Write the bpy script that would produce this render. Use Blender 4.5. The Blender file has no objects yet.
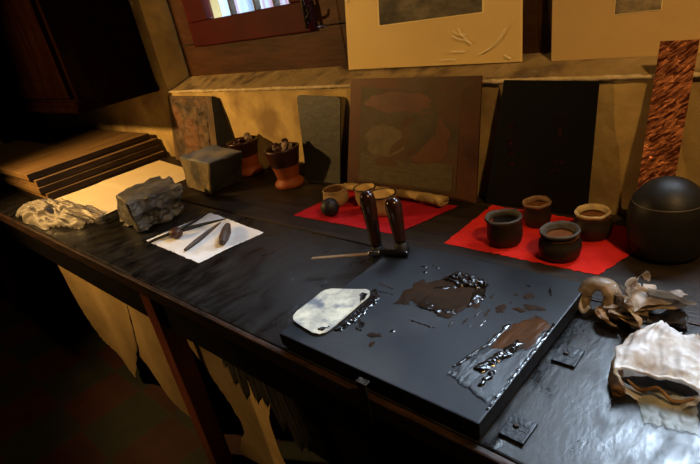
import bpy, bmesh, math, random
from mathutils import Vector, Matrix, noise
random.seed(7)
scn = bpy.context.scene
C = scn.collection
TF, TB = .797, .800          # front work board and back shelf of the bench
YF, YS, YW = .520, .997, 1.43   # bench front edge, seam, wall

# ---------------------------------------------------------------- materials
def mat(name, c1, c2=None, scale=8, rough=.6, rough2=None, metal=0, bump=0, bscale=None, stretch=(1, 1, 1),
        detail=6, lo=.35, hi=.65, c3=None, s3=3, spec=.5, tint=None, rot=(0, 0, 0), distort=0.):
    m = bpy.data.materials.new(name); m.use_nodes = True
    nt = m.node_tree; N = nt.nodes; L = nt.links
    b = N['Principled BSDF']
    b.inputs['Roughness'].default_value = rough; b.inputs['Metallic'].default_value = metal
    b.inputs['Specular IOR Level'].default_value = spec
    if c2 is None:
        b.inputs['Base Color'].default_value = (*c1, 1)
        if not bump: return m
    tc = N.new('ShaderNodeTexCoord'); mp = N.new('ShaderNodeMapping')
    mp.inputs['Scale'].default_value = stretch; mp.inputs['Rotation'].default_value = rot
    L.new(tc.outputs['Object'], mp.inputs[0])
    n = N.new('ShaderNodeTexNoise'); n.inputs['Scale'].default_value = scale; n.inputs['Detail'].default_value = detail
    n.inputs['Distortion'].default_value = distort
    n.inputs['Roughness'].default_value = .62
    L.new(mp.outputs[0], n.inputs['Vector'])
    if c2 is not None:
        r = N.new('ShaderNodeValToRGB')
        r.color_ramp.elements[0].position = lo; r.color_ramp.elements[1].position = hi
        r.color_ramp.elements[0].color = (*c1, 1); r.color_ramp.elements[1].color = (*c2, 1)
        L.new(n.outputs[0], r.inputs[0]); out = r.outputs[0]
        if c3 is not None:
            n3 = N.new('ShaderNodeTexNoise'); n3.inputs['Scale'].default_value = s3; n3.inputs['Detail'].default_value = 5
            L.new(mp.outputs[0], n3.inputs['Vector'])
            r3 = N.new('ShaderNodeValToRGB'); r3.color_ramp.elements[0].position = .5; r3.color_ramp.elements[1].position = .66
            L.new(n3.outputs[0], r3.inputs[0])
            mx = N.new('ShaderNodeMix'); mx.data_type = 'RGBA'
            L.new(r3.outputs[0], mx.inputs[0]); L.new(out, mx.inputs[6]); mx.inputs[7].default_value = (*c3, 1); out = mx.outputs[2]
        L.new(out, b.inputs['Base Color'])
    if rough2 is not None:
        mr = N.new('ShaderNodeMapRange'); mr.inputs['From Min'].default_value = .3; mr.inputs['From Max'].default_value = .7
        mr.inputs['To Min'].default_value = rough; mr.inputs['To Max'].default_value = rough2
        L.new(n.outputs[0], mr.inputs[0]); L.new(mr.outputs[0], b.inputs['Roughness'])
    if bump:
        nb = N.new('ShaderNodeTexNoise'); nb.inputs['Scale'].default_value = bscale or scale * 3; nb.inputs['Detail'].default_value = 8
        L.new(mp.outputs[0], nb.inputs['Vector'])
        bp = N.new('ShaderNodeBump'); bp.inputs['Strength'].default_value = bump; bp.inputs['Distance'].default_value = .01
        L.new(nb.outputs[0], bp.inputs['Height']); L.new(bp.outputs[0], b.inputs['Normal'])
    return m

def nodes_of(m): return m.node_tree.nodes, m.node_tree.links

M = {}
M['plaster'] = mat('plaster', (.34, .24, .085), (.54, .40, .165), 4, .85, bump=.5, bscale=16, c3=(.27, .18, .07), s3=5)
M['plaster_dark'] = mat('plaster_dark', (.09, .06, .03), (.13, .09, .045), 4, .9, bump=.3)
M['sill'] = mat('sill', (.24, .175, .08), (.34, .26, .14), 9, .85, bump=.6, bscale=22, c3=(.13, .09, .05), s3=12)
M['lip'] = mat('lip', (.38, .30, .17), (.58, .49, .33), 20, .85, bump=.6, bscale=50)
M['table'] = mat('table_front_wood', (.004, .0036, .0032), (.015, .0135, .0125), 9, .20, .58, bump=.07, bscale=42, stretch=(2.6, 1.1, 2), c3=(.010, .008, .007), s3=3, spec=.55)
M['shelf'] = mat('table_back_wood', (.010, .007, .005), (.035, .022, .013), 4, .42, .6, bump=.22, bscale=18, stretch=(1, 8, 4), c3=(.018, .012, .008), s3=2, spec=.4)
M['edge'] = mat('table_edge_wood', (.010, .005, .003), (.055, .022, .009), 10, .5, bump=.2, stretch=(1, 5, 5))
M['apron'] = mat('apron_wood', (.003, .002, .0016), (.007, .0045, .003), 4, .7, spec=.1, stretch=(1, 6, 6))
M['leg'] = mat('leg_red_wood', (.11, .024, .012), (.20, .05, .022), 6, .5, stretch=(6, 6, 1), bump=.1)
M['cabinet'] = mat('cabinet_wood', (.0035, .0011, .0006), (.008, .0025, .0012), 4, .75, .85, spec=0, stretch=(6, 6, 1), bump=.1)
M['frame'] = mat('window_brown_wood', (.038, .014, .003), (.072, .027, .006), 4, .6, spec=.2, stretch=(1, 6, 6), bump=.15)
M['sash'] = mat('window_red_wood', (.038, .002, .001), (.062, .0035, .0015), 5, .6, spec=.12, bump=.08)
M['iron'] = mat('dark_iron', (.02, .017, .015), (.06, .045, .035), 30, .45, metal=.8, bump=.3)
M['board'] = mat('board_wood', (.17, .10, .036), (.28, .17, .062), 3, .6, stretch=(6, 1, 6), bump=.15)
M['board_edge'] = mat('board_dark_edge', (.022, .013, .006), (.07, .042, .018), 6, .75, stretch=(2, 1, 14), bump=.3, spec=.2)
M['slate'] = mat('slate_plate', (.022, .020, .012), (.036, .032, .020), 14, .55, bump=.15)
M['black_plate'] = mat('black_plate', (.003, .003, .0028), (.005, .0045, .004), 10, .6, spec=.15)
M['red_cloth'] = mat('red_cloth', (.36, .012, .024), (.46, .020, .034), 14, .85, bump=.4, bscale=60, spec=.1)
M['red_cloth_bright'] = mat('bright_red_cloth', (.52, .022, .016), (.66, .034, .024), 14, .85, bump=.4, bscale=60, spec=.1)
M['terracotta'] = mat('terracotta', (.21, .046, .005), (.30, .068, .008), 14, .6, bump=.15)
M['glaze'] = mat('brown_glaze', (.022, .006, .003), (.055, .015, .007), 12, .35)
M['rag'] = mat('stained_rag', (.09, .06, .045), (.36, .27, .20), 12, .8, bump=.4)
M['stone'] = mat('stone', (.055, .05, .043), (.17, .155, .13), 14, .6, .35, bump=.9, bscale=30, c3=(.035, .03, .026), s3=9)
M['stone_shaded'] = mat('stone_shaded', (.018, .017, .015), (.042, .040, .036), 10, .34, bump=.35, bscale=35, c3=(.05, .043, .03), s3=7)  # cube stone darkened in colour for its shaded side
M['stone_lit_warm'] = mat('stone_lit_warm', (.12, .09, .045), (.22, .165, .08), 16, .6, bump=.6, bscale=40, c3=(.05, .04, .025), s3=8)  # cube stone coloured as if lamplit, for its front face
M['ink_pot'] = mat('ink_pot_clay', (.012, .0075, .004), (.030, .020, .010), 16, .45, bump=.25, bscale=30)
M['pot_rim'] = mat('pot_rim_ash', (.045, .038, .030), (.095, .080, .060), 20, .6, bump=.3)
M['pot_rim_cream'] = mat('pot_rim_cream', (.46, .37, .20), (.62, .52, .32), 18, .5, bump=.4, c3=(.10, .06, .03), s3=14)
M['pot_rim_red'] = mat('pot_rim_rust', (.20, .11, .06), (.36, .24, .13), 20, .5, bump=.3, c3=(.07, .04, .02), s3=14)
M['pot_ink'] = mat('pot_inside_ink', (.05, .018, .006), (.26, .10, .03), 16, .25)
M['pot_ink_black'] = mat('pot_inside_black_ink', (.006, .005, .005), (.012, .010, .009), 9, .12, c3=(.40, .07, .02), s3=22)
M['cream_pot'] = mat('cream_pot', (.28, .20, .10), (.40, .30, .16), 14, .5, bump=.15)
M['cream_in'] = mat('cream_pot_inside', (.58, .42, .19), (.70, .53, .27), 10, .5)
M['dark_in'] = mat('dark_pot_inside', (.10, .045, .018), (.20, .10, .04), 10, .5)
M['rim_dark'] = mat('dark_rim', (.02, .012, .008), (.05, .03, .018), 14, .4)
M['tan_cloth'] = mat('tan_cloth', (.27, .185, .075), (.44, .32, .14), 16, .85, bump=.5, bscale=60)
M['black_rubber'] = mat('matte_black', (.009, .009, .010), (.016, .016, .017), 20, .55, bump=.1)
M['handle'] = mat('turned_dark_wood', (.014, .006, .004), (.045, .015, .007), 7, .16, stretch=(6, 6, 1))
M['slab'] = mat('ink_slab_stone', (.0035, .0045, .0065), (.020, .025, .034), 3.2, .36, .60, lo=.3, hi=.7, bump=.05, bscale=26, c3=(.040, .042, .046), s3=3.4, spec=.32)
M['slab_side'] = mat('slab_side', (.003, .003, .003), (.008, .008, .008), 10, .6, bump=.3, spec=.3)
M['ink'] = mat('wet_black_ink', (.004, .0035, .003), (.010, .008, .007), 8, .16, bump=.25, bscale=26)
M['ink_brown'] = mat('brown_black_ink', (.017, .0085, .0035), (.034, .017, .007), 9, .62, bump=.12, bscale=22, stretch=(1, 2, 1), spec=.1)
M['ink_ochre'] = mat('thin_ochre_ink', (.012, .008, .005), (.075, .027, .0025), 4.5, .42, bump=.2, bscale=18, stretch=(3, 1.2, 1), lo=.36, hi=.62, spec=.1)
M['ink_streak'] = mat('thin_grey_ink', (.005, .006, .008), (.014, .017, .023), 9, .3, bump=.25, bscale=20, stretch=(4, 1, 1), spec=.45)
M['card'] = mat('stained_card', (.34, .34, .30), (.60, .59, .48), 22, .6, c3=(.15, .17, .20), s3=24, bump=.3)
M['steel'] = mat('blade_steel', (.22, .14, .07), (.38, .26, .15), 10, .35, metal=.4)
M['ferrule'] = mat('bright_ferrule', (.6, .58, .55), None, rough=.22, metal=1)
M['bracket'] = mat('bracket_iron', (.008, .0085, .010), (.026, .028, .032), 22, .32, .5, metal=.35, bump=.35)
M['white_paper'] = mat('white_paper', (.76, .79, .84), (.84, .87, .92), 8, .8, c3=(.66, .65, .64), s3=9, bump=.1)
M['yellow_paper'] = mat('cream_paper', (.72, .60, .36), (.82, .70, .45), 3, .8, bump=.2)
M['black_tool'] = mat('black_tool_steel', (.008, .007, .007), (.02, .018, .016), 30, .4, metal=.3)
M['tool_wood'] = mat('tool_brown_wood', (.05, .022, .014), (.10, .045, .028), 16, .45, stretch=(3, 3, 1))
M['tool_grey'] = mat('tool_grey_brown', (.055, .038, .03), (.10, .07, .055), 16, .45)
M['dome'] = mat('dome_iron', (.010, .008, .005), (.019, .0155, .0105), 9, .46, .6, bump=.12, bscale=30, c3=(.008, .007, .005), s3=6, spec=.35)
M['dome_line'] = mat('dome_seam', (.10, .085, .06), (.15, .125, .09), 20, .5)
M['mat_board'] = mat('mount_board', (.74, .57, .255), (.80, .63, .30), 3, .7)
M['mat_board_dim'] = mat('mount_board_buff', (.48, .345, .16), (.54, .39, .185), 3, .75)
M['mat_bevel'] = mat('mount_bevel', (.86, .72, .36), (.9, .76, .4), 4, .6)
M['hide'] = mat('hanging_hide', (.36, .25, .10), (.50, .36, .16), 5, .85, bump=.25)
M['feather'] = mat('feather', (.010, .008, .006), (.040, .031, .021), 9, .7, stretch=(6, 6, 1), bump=.3)
M['quill'] = mat('feather_quill', (.08, .06, .035), (.12, .095, .06), 9, .5)

def hammered():
    m = mat('hammered_copper', (.46, .13, .055), (.66, .26, .13), 18, .34, metal=.55, stretch=(1, 1, 1))
    N, L = nodes_of(m); b = N['Principled BSDF']
    tc = N.new('ShaderNodeTexCoord'); mp = N.new('ShaderNodeMapping')
    m0 = N.new('ShaderNodeMapping'); m0.inputs['Rotation'].default_value = (0, math.radians(-52), 0)
    mp.inputs['Scale'].default_value = (160, 40, 38)
    L.new(tc.outputs['Object'], m0.inputs[0]); L.new(m0.outputs[0], mp.inputs[0])
    n = N.new('ShaderNodeTexNoise'); n.inputs['Scale'].default_value = 1.; n.inputs['Detail'].default_value = 3; n.inputs['Distortion'].default_value = .6
    L.new(mp.outputs[0], n.inputs['Vector'])
    bp = N.new('ShaderNodeBump'); bp.inputs['Strength'].default_value = 1.; bp.inputs['Distance'].default_value = .02
    L.new(n.outputs[0], bp.inputs['Height']); L.new(bp.outputs[0], b.inputs['Normal'])
    r = N.new('ShaderNodeValToRGB'); r.color_ramp.elements[0].position = .38; r.color_ramp.elements[1].position = .64
    r.color_ramp.elements[0].color = (.16, .036, .013, 1); r.color_ramp.elements[1].color = (1.0, .42, .19, 1)
    L.new(n.outputs[0], r.inputs[0]); L.new(r.outputs[0], b.inputs['Base Color'])
    return m
M['hammered'] = hammered()

def tiles():
    m = mat('floor_tiles', (.02, .02, .01), None, rough=.6)
    N, L = nodes_of(m); b = N['Principled BSDF']
    tc = N.new('ShaderNodeTexCoord')
    ck = N.new('ShaderNodeTexChecker'); ck.inputs['Scale'].default_value = 1 / .3
    ck.inputs['Color1'].default_value = (.075, .016, .010, 1); ck.inputs['Color2'].default_value = (.035, .038, .018, 1)
    L.new(tc.outputs['Object'], ck.inputs['Vector'])
    br = N.new('ShaderNodeTexBrick'); br.offset = 0; br.inputs['Scale'].default_value = 1; br.inputs['Brick Width'].default_value = .3; br.inputs['Row Height'].default_value = .3
    br.inputs['Mortar Size'].default_value = .006
    L.new(tc.outputs['Object'], br.inputs['Vector'])
    mx = N.new('ShaderNodeMix'); mx.data_type = 'RGBA'; L.new(br.outputs['Fac'], mx.inputs[0]); L.new(ck.outputs[0], mx.inputs[6]); mx.inputs[7].default_value = (.05, .042, .026, 1)
    n = N.new('ShaderNodeTexNoise'); n.inputs['Scale'].default_value = 9; L.new(tc.outputs['Object'], n.inputs['Vector'])
    m2 = N.new('ShaderNodeMix'); m2.data_type = 'RGBA'; m2.blend_type = 'MULTIPLY'; m2.inputs[0].default_value = .7
    L.new(mx.outputs[2], m2.inputs[6]); L.new(n.outputs[0], m2.inputs[7]); L.new(m2.outputs[2], b.inputs['Base Color'])
    return m
M['tiles'] = tiles()

def clear_film(name, tint, opac, rough, bump=0, trans=.0):
    m = bpy.data.materials.new(name); m.use_nodes = True; N, L = nodes_of(m); N.clear()
    o = N.new('ShaderNodeOutputMaterial'); tr = N.new('ShaderNodeBsdfTransparent'); gl = N.new('ShaderNodeBsdfGlossy')
    gl.inputs['Roughness'].default_value = rough; gl.inputs['Color'].default_value = (.9, .9, .9, 1)
    df = N.new('ShaderNodeBsdfDiffuse'); df.inputs['Color'].default_value = (*tint, 1)
    a = N.new('ShaderNodeMixShader'); a.inputs[0].default_value = opac
    L.new(tr.outputs[0], a.inputs[1]); L.new(df.outputs[0], a.inputs[2])
    fr = N.new('ShaderNodeLayerWeight'); fr.inputs[0].default_value = .5
    pw = N.new('ShaderNodeMath'); pw.operation = 'POWER'; pw.inputs[1].default_value = 4; L.new(fr.outputs['Facing'], pw.inputs[0])
    ma = N.new('ShaderNodeMath'); ma.operation = 'MULTIPLY_ADD'; ma.inputs[1].default_value = .7; ma.inputs[2].default_value = .045; L.new(pw.outputs[0], ma.inputs[0])
    c = N.new('ShaderNodeMixShader'); L.new(ma.outputs[0], c.inputs[0]); L.new(a.outputs[0], c.inputs[1]); L.new(gl.outputs[0], c.inputs[2])
    if bump:
        tc = N.new('ShaderNodeTexCoord'); n = N.new('ShaderNodeTexNoise'); n.inputs['Scale'].default_value = 14; n.inputs['Detail'].default_value = 6
        L.new(tc.outputs['Object'], n.inputs['Vector'])
        bp = N.new('ShaderNodeBump'); bp.inputs['Strength'].default_value = bump; bp.inputs['Distance'].default_value = .02
        L.new(n.outputs[0], bp.inputs['Height']); L.new(bp.outputs[0], gl.inputs['Normal']); L.new(bp.outputs[0], fr.inputs['Normal'])
    L.new(c.outputs[0], o.inputs[0]); return m
M['glass'] = clear_film('window_glass', (.8, .9, 1), .03, .02)
M['sleeve'] = clear_film('clear_sleeve', (.9, .8, .6), .02, .06)
M['crease_glint'] = mat('sleeve_crease_glint', (.95, .90, .78), None, rough=.12, spec=1.)  # near-white base colour paints the glints along the sleeve creases
M['film'] = clear_film('cloudy_film', (.17, .14, .10), .42, .5, .3)

def latex(name, c_lo, c_mid, c_hi, scale, alpha):
    m = bpy.data.materials.new(name); m.use_nodes = True; N, L = nodes_of(m); N.clear()
    o = N.new('ShaderNodeOutputMaterial'); tc = N.new('ShaderNodeTexCoord')
    n = N.new('ShaderNodeTexNoise'); n.inputs['Scale'].default_value = scale; n.inputs['Detail'].default_value = 6
    L.new(tc.outputs['Object'], n.inputs['Vector'])
    r = N.new('ShaderNodeValToRGB'); e = r.color_ramp.elements
    e[0].position = .36; e[0].color = (*c_lo, 1); e[1].position = .64; e[1].color = (*c_hi, 1)
    k = e.new(.5); k.color = (*c_mid, 1)
    L.new(n.outputs[0], r.inputs[0])
    p = N.new('ShaderNodeBsdfPrincipled'); p.inputs['Roughness'].default_value = .42
    L.new(r.outputs[0], p.inputs['Base Color'])
    t = N.new('ShaderNodeBsdfTranslucent'); L.new(r.outputs[0], t.inputs[0])
    a = N.new('ShaderNodeMixShader'); a.inputs[0].default_value = .35; L.new(p.outputs[0], a.inputs[1]); L.new(t.outputs[0], a.inputs[2])
    tr = N.new('ShaderNodeBsdfTransparent'); b = N.new('ShaderNodeMixShader'); b.inputs[0].default_value = 1 - alpha
    L.new(a.outputs[0], b.inputs[1]); L.new(tr.outputs[0], b.inputs[2])
    n2 = N.new('ShaderNodeTexNoise'); n2.inputs['Scale'].default_value = 40; n2.inputs['Detail'].default_value = 6
    L.new(tc.outputs['Object'], n2.inputs['Vector'])
    bp = N.new('ShaderNodeBump'); bp.inputs['Strength'].default_value = .5; bp.inputs['Distance'].default_value = .006
    L.new(n2.outputs[0], bp.inputs['Height']); L.new(bp.outputs[0], p.inputs['Normal'])
    L.new(b.outputs[0], o.inputs[0]); return m
M['latex_white'] = latex('pale_latex', (.50, .43, .37), (.76, .76, .76), (.90, .92, .93), 16, .88)
M['latex_cuff'] = latex('pale_latex_cuff', (.36, .40, .38), (.52, .56, .54), (.64, .68, .66), 14, .55)
M['latex_brown'] = latex('stained_latex', (.16, .115, .075), (.36, .28, .20), (.70, .60, .50), 13, .92)
M['latex_orange'] = latex('brown_latex', (.16, .08, .03), (.36, .21, .09), (.55, .40, .24), 16, .92)
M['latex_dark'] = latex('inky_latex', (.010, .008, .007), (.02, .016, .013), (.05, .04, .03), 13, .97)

def picture(name, cols, seed, scale, contrast=(.3, .7)):
    return mat(name, cols[0], cols[1], scale, .7, lo=contrast[0], hi=contrast[1], c3=cols[2], s3=scale * .35, stretch=(1, 1, 1.8))
M['print_dark'] = picture('dark_etching', ((.045, .04, .03), (.20, .17, .12), (.02, .018, .014)), 1, 16)
M['print_grey'] = picture('grey_etching', ((.10, .085, .06), (.36, .29, .18), (.05, .04, .03)), 2, 30)

def relief_mat():
    return mat('carved_relief', (.028, .018, .009), (.15, .095, .045), 13, .7, bump=1., bscale=26, lo=.38, hi=.66, c3=(.16, .075, .03), s3=7)
M['relief'] = relief_mat()
M['relief_frame'] = mat('relief_border', (.05, .03, .014), (.14, .085, .038), 12, .6, stretch=(4, 4, 1))
M['copper_plate'] = mat('tarnished_copper', (.050, .017, .006), (.100, .036, .010), 7, .45, .6, metal=.25, c3=(.06, .035, .012), s3=4)
M['copper_panel'] = mat('etched_copper_panel', (.042, .028, .010), (.075, .052, .020), 9, .6, c3=(.080, .034, .010), s3=5.5, metal=.1)
M['copper_tree'] = mat('etched_copper_trees', (.085, .064, .026), (.135, .10, .045), 24, .65)
M['copper_rust'] = mat('etched_copper_rust', (.080, .028, .007), (.125, .045, .012), 12, .5)

# ---------------------------------------------------------------- helpers
def link(name, bm, m, parent=None, smooth=False, loc=(0, 0, 0), rot=None):
    bmesh.ops.recalc_face_normals(bm, faces=bm.faces)
    me = bpy.data.meshes.new(name); bm.to_mesh(me); bm.free()
    if isinstance(m, (list, tuple)):
        for k in m: me.materials.append(k)
    else: me.materials.append(m)
    if smooth:
        for p in me.polygons: p.use_smooth = True
    o = bpy.data.objects.new(name, me); C.objects.link(o)
    o.location = loc
    if rot: o.rotation_euler = rot
    if parent: o.parent = parent
    return o
def tag(o, label, cat, group=None):
    o['label'] = label; o['category'] = cat
    if group: o['group'] = group
    return o
def thing(name, label, cat, loc=(0, 0, 0), rot=(0, 0, 0), group=None):
    o = bpy.data.objects.new(name, None); C.objects.link(o); o.location = loc; o.rotation_euler = rot
    o.empty_display_size = .05
    return tag(o, label, cat, group)
def struct(name, bm, m, parent=None, smooth=False):
    o = link(name, bm, m, parent, smooth)
    if parent is None: o['kind'] = 'structure'
    return o
def box(bm, a, b, bev=0, seg=2):
    t = bmesh.new(); bmesh.ops.create_cube(t, size=1)
    for v in t.verts:
        v.co = Vector([(a[i] + b[i]) / 2 + v.co[i] * (b[i] - a[i]) for i in range(3)])
    if bev: bmesh.ops.bevel(t, geom=list(t.edges), offset=bev, segments=seg, affect='EDGES', profile=.6)
    merge(bm, t); return bm
def merge(bm, t):
    me = bpy.data.meshes.new('tmp'); t.to_mesh(me); t.free(); bm.from_mesh(me); bpy.data.meshes.remove(me)
def Box(a, b, bev=0, seg=2): return box(bmesh.new(), a, b, bev, seg)
def lathe(prof, seg=40, wob=0, seed=0, oval=1):
    bm = bmesh.new(); rings = []
    for r, z in prof:
        if r <= 1e-5: rings.append([bm.verts.new((0, 0, z))]); continue
        ring = []
        for k in range(seg):
            a = 2 * math.pi * k / seg
            n = 1 + wob * noise.noise(Vector((math.cos(a) * 1.3 + seed, math.sin(a) * 1.3, z * 14)))
            ring.append(bm.verts.new((math.cos(a) * r * n, math.sin(a) * r * n * oval, z + wob * .05 * noise.noise(Vector((math.cos(a) * 2, math.sin(a) * 2 + seed, 5))))))
        rings.append(ring)
    for A, B in zip(rings, rings[1:]):
        if len(A) == 1 and len(B) == 1: continue
        if len(A) == 1:
            for k in range(seg): bm.faces.new((A[0], B[k], B[(k + 1) % seg]))
        elif len(B) == 1:
            for k in range(seg): bm.faces.new((A[k], A[(k + 1) % seg], B[0]))
        else:
            for k in range(seg): bm.faces.new((A[k], A[(k + 1) % seg], B[(k + 1) % seg], B[k]))
    return bm
def smooth_path(P, n):
    P = [Vector(p) for p in P]; out = []
    for i in range(len(P) - 1):
        p0 = P[max(i - 1, 0)]; p1 = P[i]; p2 = P[i + 1]; p3 = P[min(i + 2, len(P) - 1)]
        for k in range(n):
            t = k / n
            out.append(.5 * ((2 * p1) + (p2 - p0) * t + (2 * p0 - 5 * p1 + 4 * p2 - p3) * t * t + (3 * p1 - p0 - 3 * p2 + p3) * t ** 3))
    out.append(P[-1]); return out
def tube(pts, rad, seg=12, flat=1, cap=True, crump=0, cs=30, seed=0, n=8, floor=None):
    """tube along a smoothed path; rad is a list of radii; crump = ridged displacement"""
    path = smooth_path(pts, n); bm = bmesh.new(); rings = []
    N = len(path)
    for i, p in enumerate(path):
        t = (path[min(i + 1, N - 1)] - path[max(i - 1, 0)]).normalized()
        u = t.cross(Vector((0, 0, 1)))
        if u.length < .05: u = t.cross(Vector((0, 1, 0)))
        u.normalize(); w = u.cross(t).normalized()
        f = i / (N - 1) * (len(rad) - 1); k = min(int(f), len(rad) - 2); r = rad[k] + (rad[k + 1] - rad[k]) * (f - k)
        ring = []
        for s in range(seg):
            a = 2 * math.pi * s / seg
            d = u * math.cos(a) + w * math.sin(a) * flat
            q = p + d * r
            if crump:
                q = q + d * crump * ridge(q, cs, seed)
            if floor is not None and q.z < floor: q.z = floor
            ring.append(bm.verts.new(q))
        rings.append(ring)
    for A, B in zip(rings, rings[1:]):
        for s in range(seg): bm.faces.new((A[s], A[(s + 1) % seg], B[(s + 1) % seg], B[s]))
    if cap:
        bm.faces.new(rings[0]); bm.faces.new(rings[-1])
    return bm
def ridge(p, s, seed=0):
    q = Vector(p) * s + Vector((seed * 3.1, seed * 1.7, seed))
    a = 1 - 2 * abs(noise.noise(q)); b = 1 - 2 * abs(noise.noise(q * 2.1 + Vector((9, 4, 2))))
    return a * .7 + b * .35 - .3
def quad_plate(tl, tr, bl, br, th):
    """a flat plate through four corners, thickness going back"""
    tl, tr, bl, br = map(Vector, (tl, tr, bl, br))
    n = (tr - bl).cross(tl - bl).normalized()
    n = n if n.y > 0 else -n
    bm = bmesh.new(); f = [bm.verts.new(p) for p in (bl, br, tr, tl)]; b = [bm.verts.new(p + n * th) for p in (bl, br, tr, tl)]
    bm.faces.new(f); bm.faces.new(b)
    for i in range(4): bm.faces.new((f[i], f[(i + 1) % 4], b[(i + 1) % 4], b[i]))
    return bm
def bil(tl, tr, bl, br, u, v):
    tl, tr, bl, br = map(Vector, (tl, tr, bl, br))
    return (bl * (1 - u) + br * u) * (1 - v) + (tl * (1 - u) + tr * u) * v
def on_plate(q, poly, off=.0015):
    """a thin flat face (uv polygon) lying just in front of a plate"""
    n = (Vector(q[1]) - Vector(q[2])).cross(Vector(q[0]) - Vector(q[2])).normalized()
    n = -n if n.y > 0 else n
    bm = bmesh.new(); f = bm.faces.new([bm.verts.new(bil(*q, u, v) + n * off) for u, v in poly])
    r = bmesh.ops.extrude_face_region(bm, geom=[f]); 
    for v in r['geom']:
        if isinstance(v, bmesh.types.BMVert): v.co -= n * (off * .8)
    return bm
def inside(poly, x, y):
    """signed distance to a polygon, positive inside"""
    c = False; d = 9; n = len(poly)
    for i in range(n):
        x1, y1 = poly[i]; x2, y2 = poly[(i + 1) % n]
        if (y1 > y) != (y2 > y) and x < (x2 - x1) * (y - y1) / (y2 - y1) + x1: c = not c
        vx, vy = x2 - x1, y2 - y1; t = max(0, min(1, ((x - x1) * vx + (y - y1) * vy) / (vx * vx + vy * vy + 1e-12)))
        d = min(d, math.hypot(x - x1 - t * vx, y - y1 - t * vy))
    return d if c else -d
def smear(poly, z, h, edge=.01, jit=.006, js=60, lump=0, ls=80, step=.003, seed=0, stretch=(1, 1)):
    """a patch of ink: polygon with a ragged outline, rising from its rim to height h"""
    xs = [p[0] for p in poly]; ys = [p[1] for p in poly]; bm = bmesh.new(); V = {}
    nx = int((max(xs) - min(xs) + 2 * jit) / step) + 2; ny = int((max(ys) - min(ys) + 2 * jit) / step) + 2
    def dist(i, j):
        x = min(xs) - jit + i * step; y = min(ys) - jit + j * step
        return x, y, inside(poly, x, y) + jit * 1.6 * noise.fractal(Vector((x * js * stretch[0], y * js * stretch[1], seed)), 1, 2, 3)
    D = {(i, j): dist(i, j) for i in range(nx + 1) for j in range(ny + 1)}
    def vert(i, j):
        if (i, j) not in V:
            x, y, d = D[i, j]; t = max(0, min(1, d / edge)); zz = h * math.sqrt(t)
            if lump: zz += lump * t * max(-.2, noise.fractal(Vector((x * ls * stretch[0], y * ls * stretch[1], seed + 3)), 1, 2, 4))
            V[i, j] = bm.verts.new((x, y, z + max(zz, .0002)))
        return V[i, j]
    for i in range(nx):
        for j in range(ny):
            c = ((i, j), (i + 1, j), (i + 1, j + 1), (i, j + 1))
            if sum(D[k][2] > 0 for k in c) >= 3: bm.faces.new([vert(*k) for k in c])
    return bm
def rock_bm(bot, top, z0, z1, cuts, amp, s, seed, smooth_top=0):
    bm = bmesh.new()
    b = [bm.verts.new((*p, z0)) for p in bot]; t = [bm.verts.new((*p, z1 if len(p) == 2 else p[2])) for p in [tuple(q) for q in top]] if len(top[0]) == 2 else [bm.verts.new(p) for p in top]
    bm.faces.new(b); bm.faces.new(t)
    for i in range(4): bm.faces.new((b[i], b[(i + 1) % 4], t[(i + 1) % 4], t[i]))
    bmesh.ops.bevel(bm, geom=list(bm.edges), offset=.006, segments=1, affect='EDGES')
    bmesh.ops.subdivide_edges(bm, edges=list(bm.edges), cuts=cuts, use_grid_fill=True)
    bmesh.ops.triangulate(bm, faces=bm.faces)
    bmesh.ops.recalc_face_normals(bm, faces=bm.faces); bm.normal_update()
    for v in bm.verts:
        k = amp(v) if callable(amp) else amp
        d = noise.fractal(v.co * s + Vector((seed, 0, 0)), 1, 2, 4) * k
        v.co += v.normal * d
        if v.co.z < z0: v.co.z = z0
    return bm

# ---------------------------------------------------------------- room
XL, XR, YB, ZC = -5.0, 2.4, -2.6, 2.75
ZF = -.12
struct('floor', Box((XL, YB, ZF - .05), (XR, 1.9, ZF)), M['tiles'])
struct('ceiling', Box((XL, YB, ZC), (XR, 1.9, ZC + .05)), M['plaster_dark'])
struct('wall_left', Box((XL - .1, YB, ZF), (XL, 1.9, ZC)), M['plaster_dark'])
struct('wall_right', Box((XR, YB, ZF), (XR + .1, 1.9, ZC)), M['plaster_dark'])
struct('wall_front', Box((XL, YB - .1, ZF), (XR, YB, ZC)), M['plaster_dark'])
# window wall: solid below the sill, a splayed recess from x=-2.74 rightwards
RX0, RX1, ZS, ZL, YR = -2.74, 1.9, 1.182, 2.42, 1.60
bm = bmesh.new()
def wallgrid(bm, f, nu, nv, amp=.004, s=7):
    V = [[bm.verts.new(f(i / nu, j / nv)) for j in range(nv + 1)] for i in range(nu + 1)]
    for i in range(nu):
        for j in range(nv): bm.faces.new((V[i][j], V[i + 1][j], V[i + 1][j + 1], V[i][j + 1]))
    for r in V:
        for v in r: v.co += Vector((0, amp * noise.fractal(v.co * s, 1, 2, 3), amp * .4 * noise.noise(v.co * s * 2)))
wallgrid(bm, lambda u, v: Vector((XL + (XR - XL) * u, YW, ZF + (ZS - ZF) * v)), 150, 26)
wallgrid(bm, lambda u, v: Vector((XL + (RX0 - XL) * u, YW, ZS + (ZC - ZS) * v)), 40, 30)
wallgrid(bm, lambda u, v: Vector((RX0 + .03 * v, YW + (YR + .06 - YW) * v, ZS + (ZL - ZS) * u)), 30, 5)
wallgrid(bm, lambda u, v: Vector((RX0 + (RX1 - RX0) * u, YW, ZL + (ZC - ZL) * v)), 80, 6)
box(bm, (RX0, YW, ZL), (RX1, 1.9, ZL + .02)); box(bm, (RX1, YW, ZF), (XR, 1.9, ZC))
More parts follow.
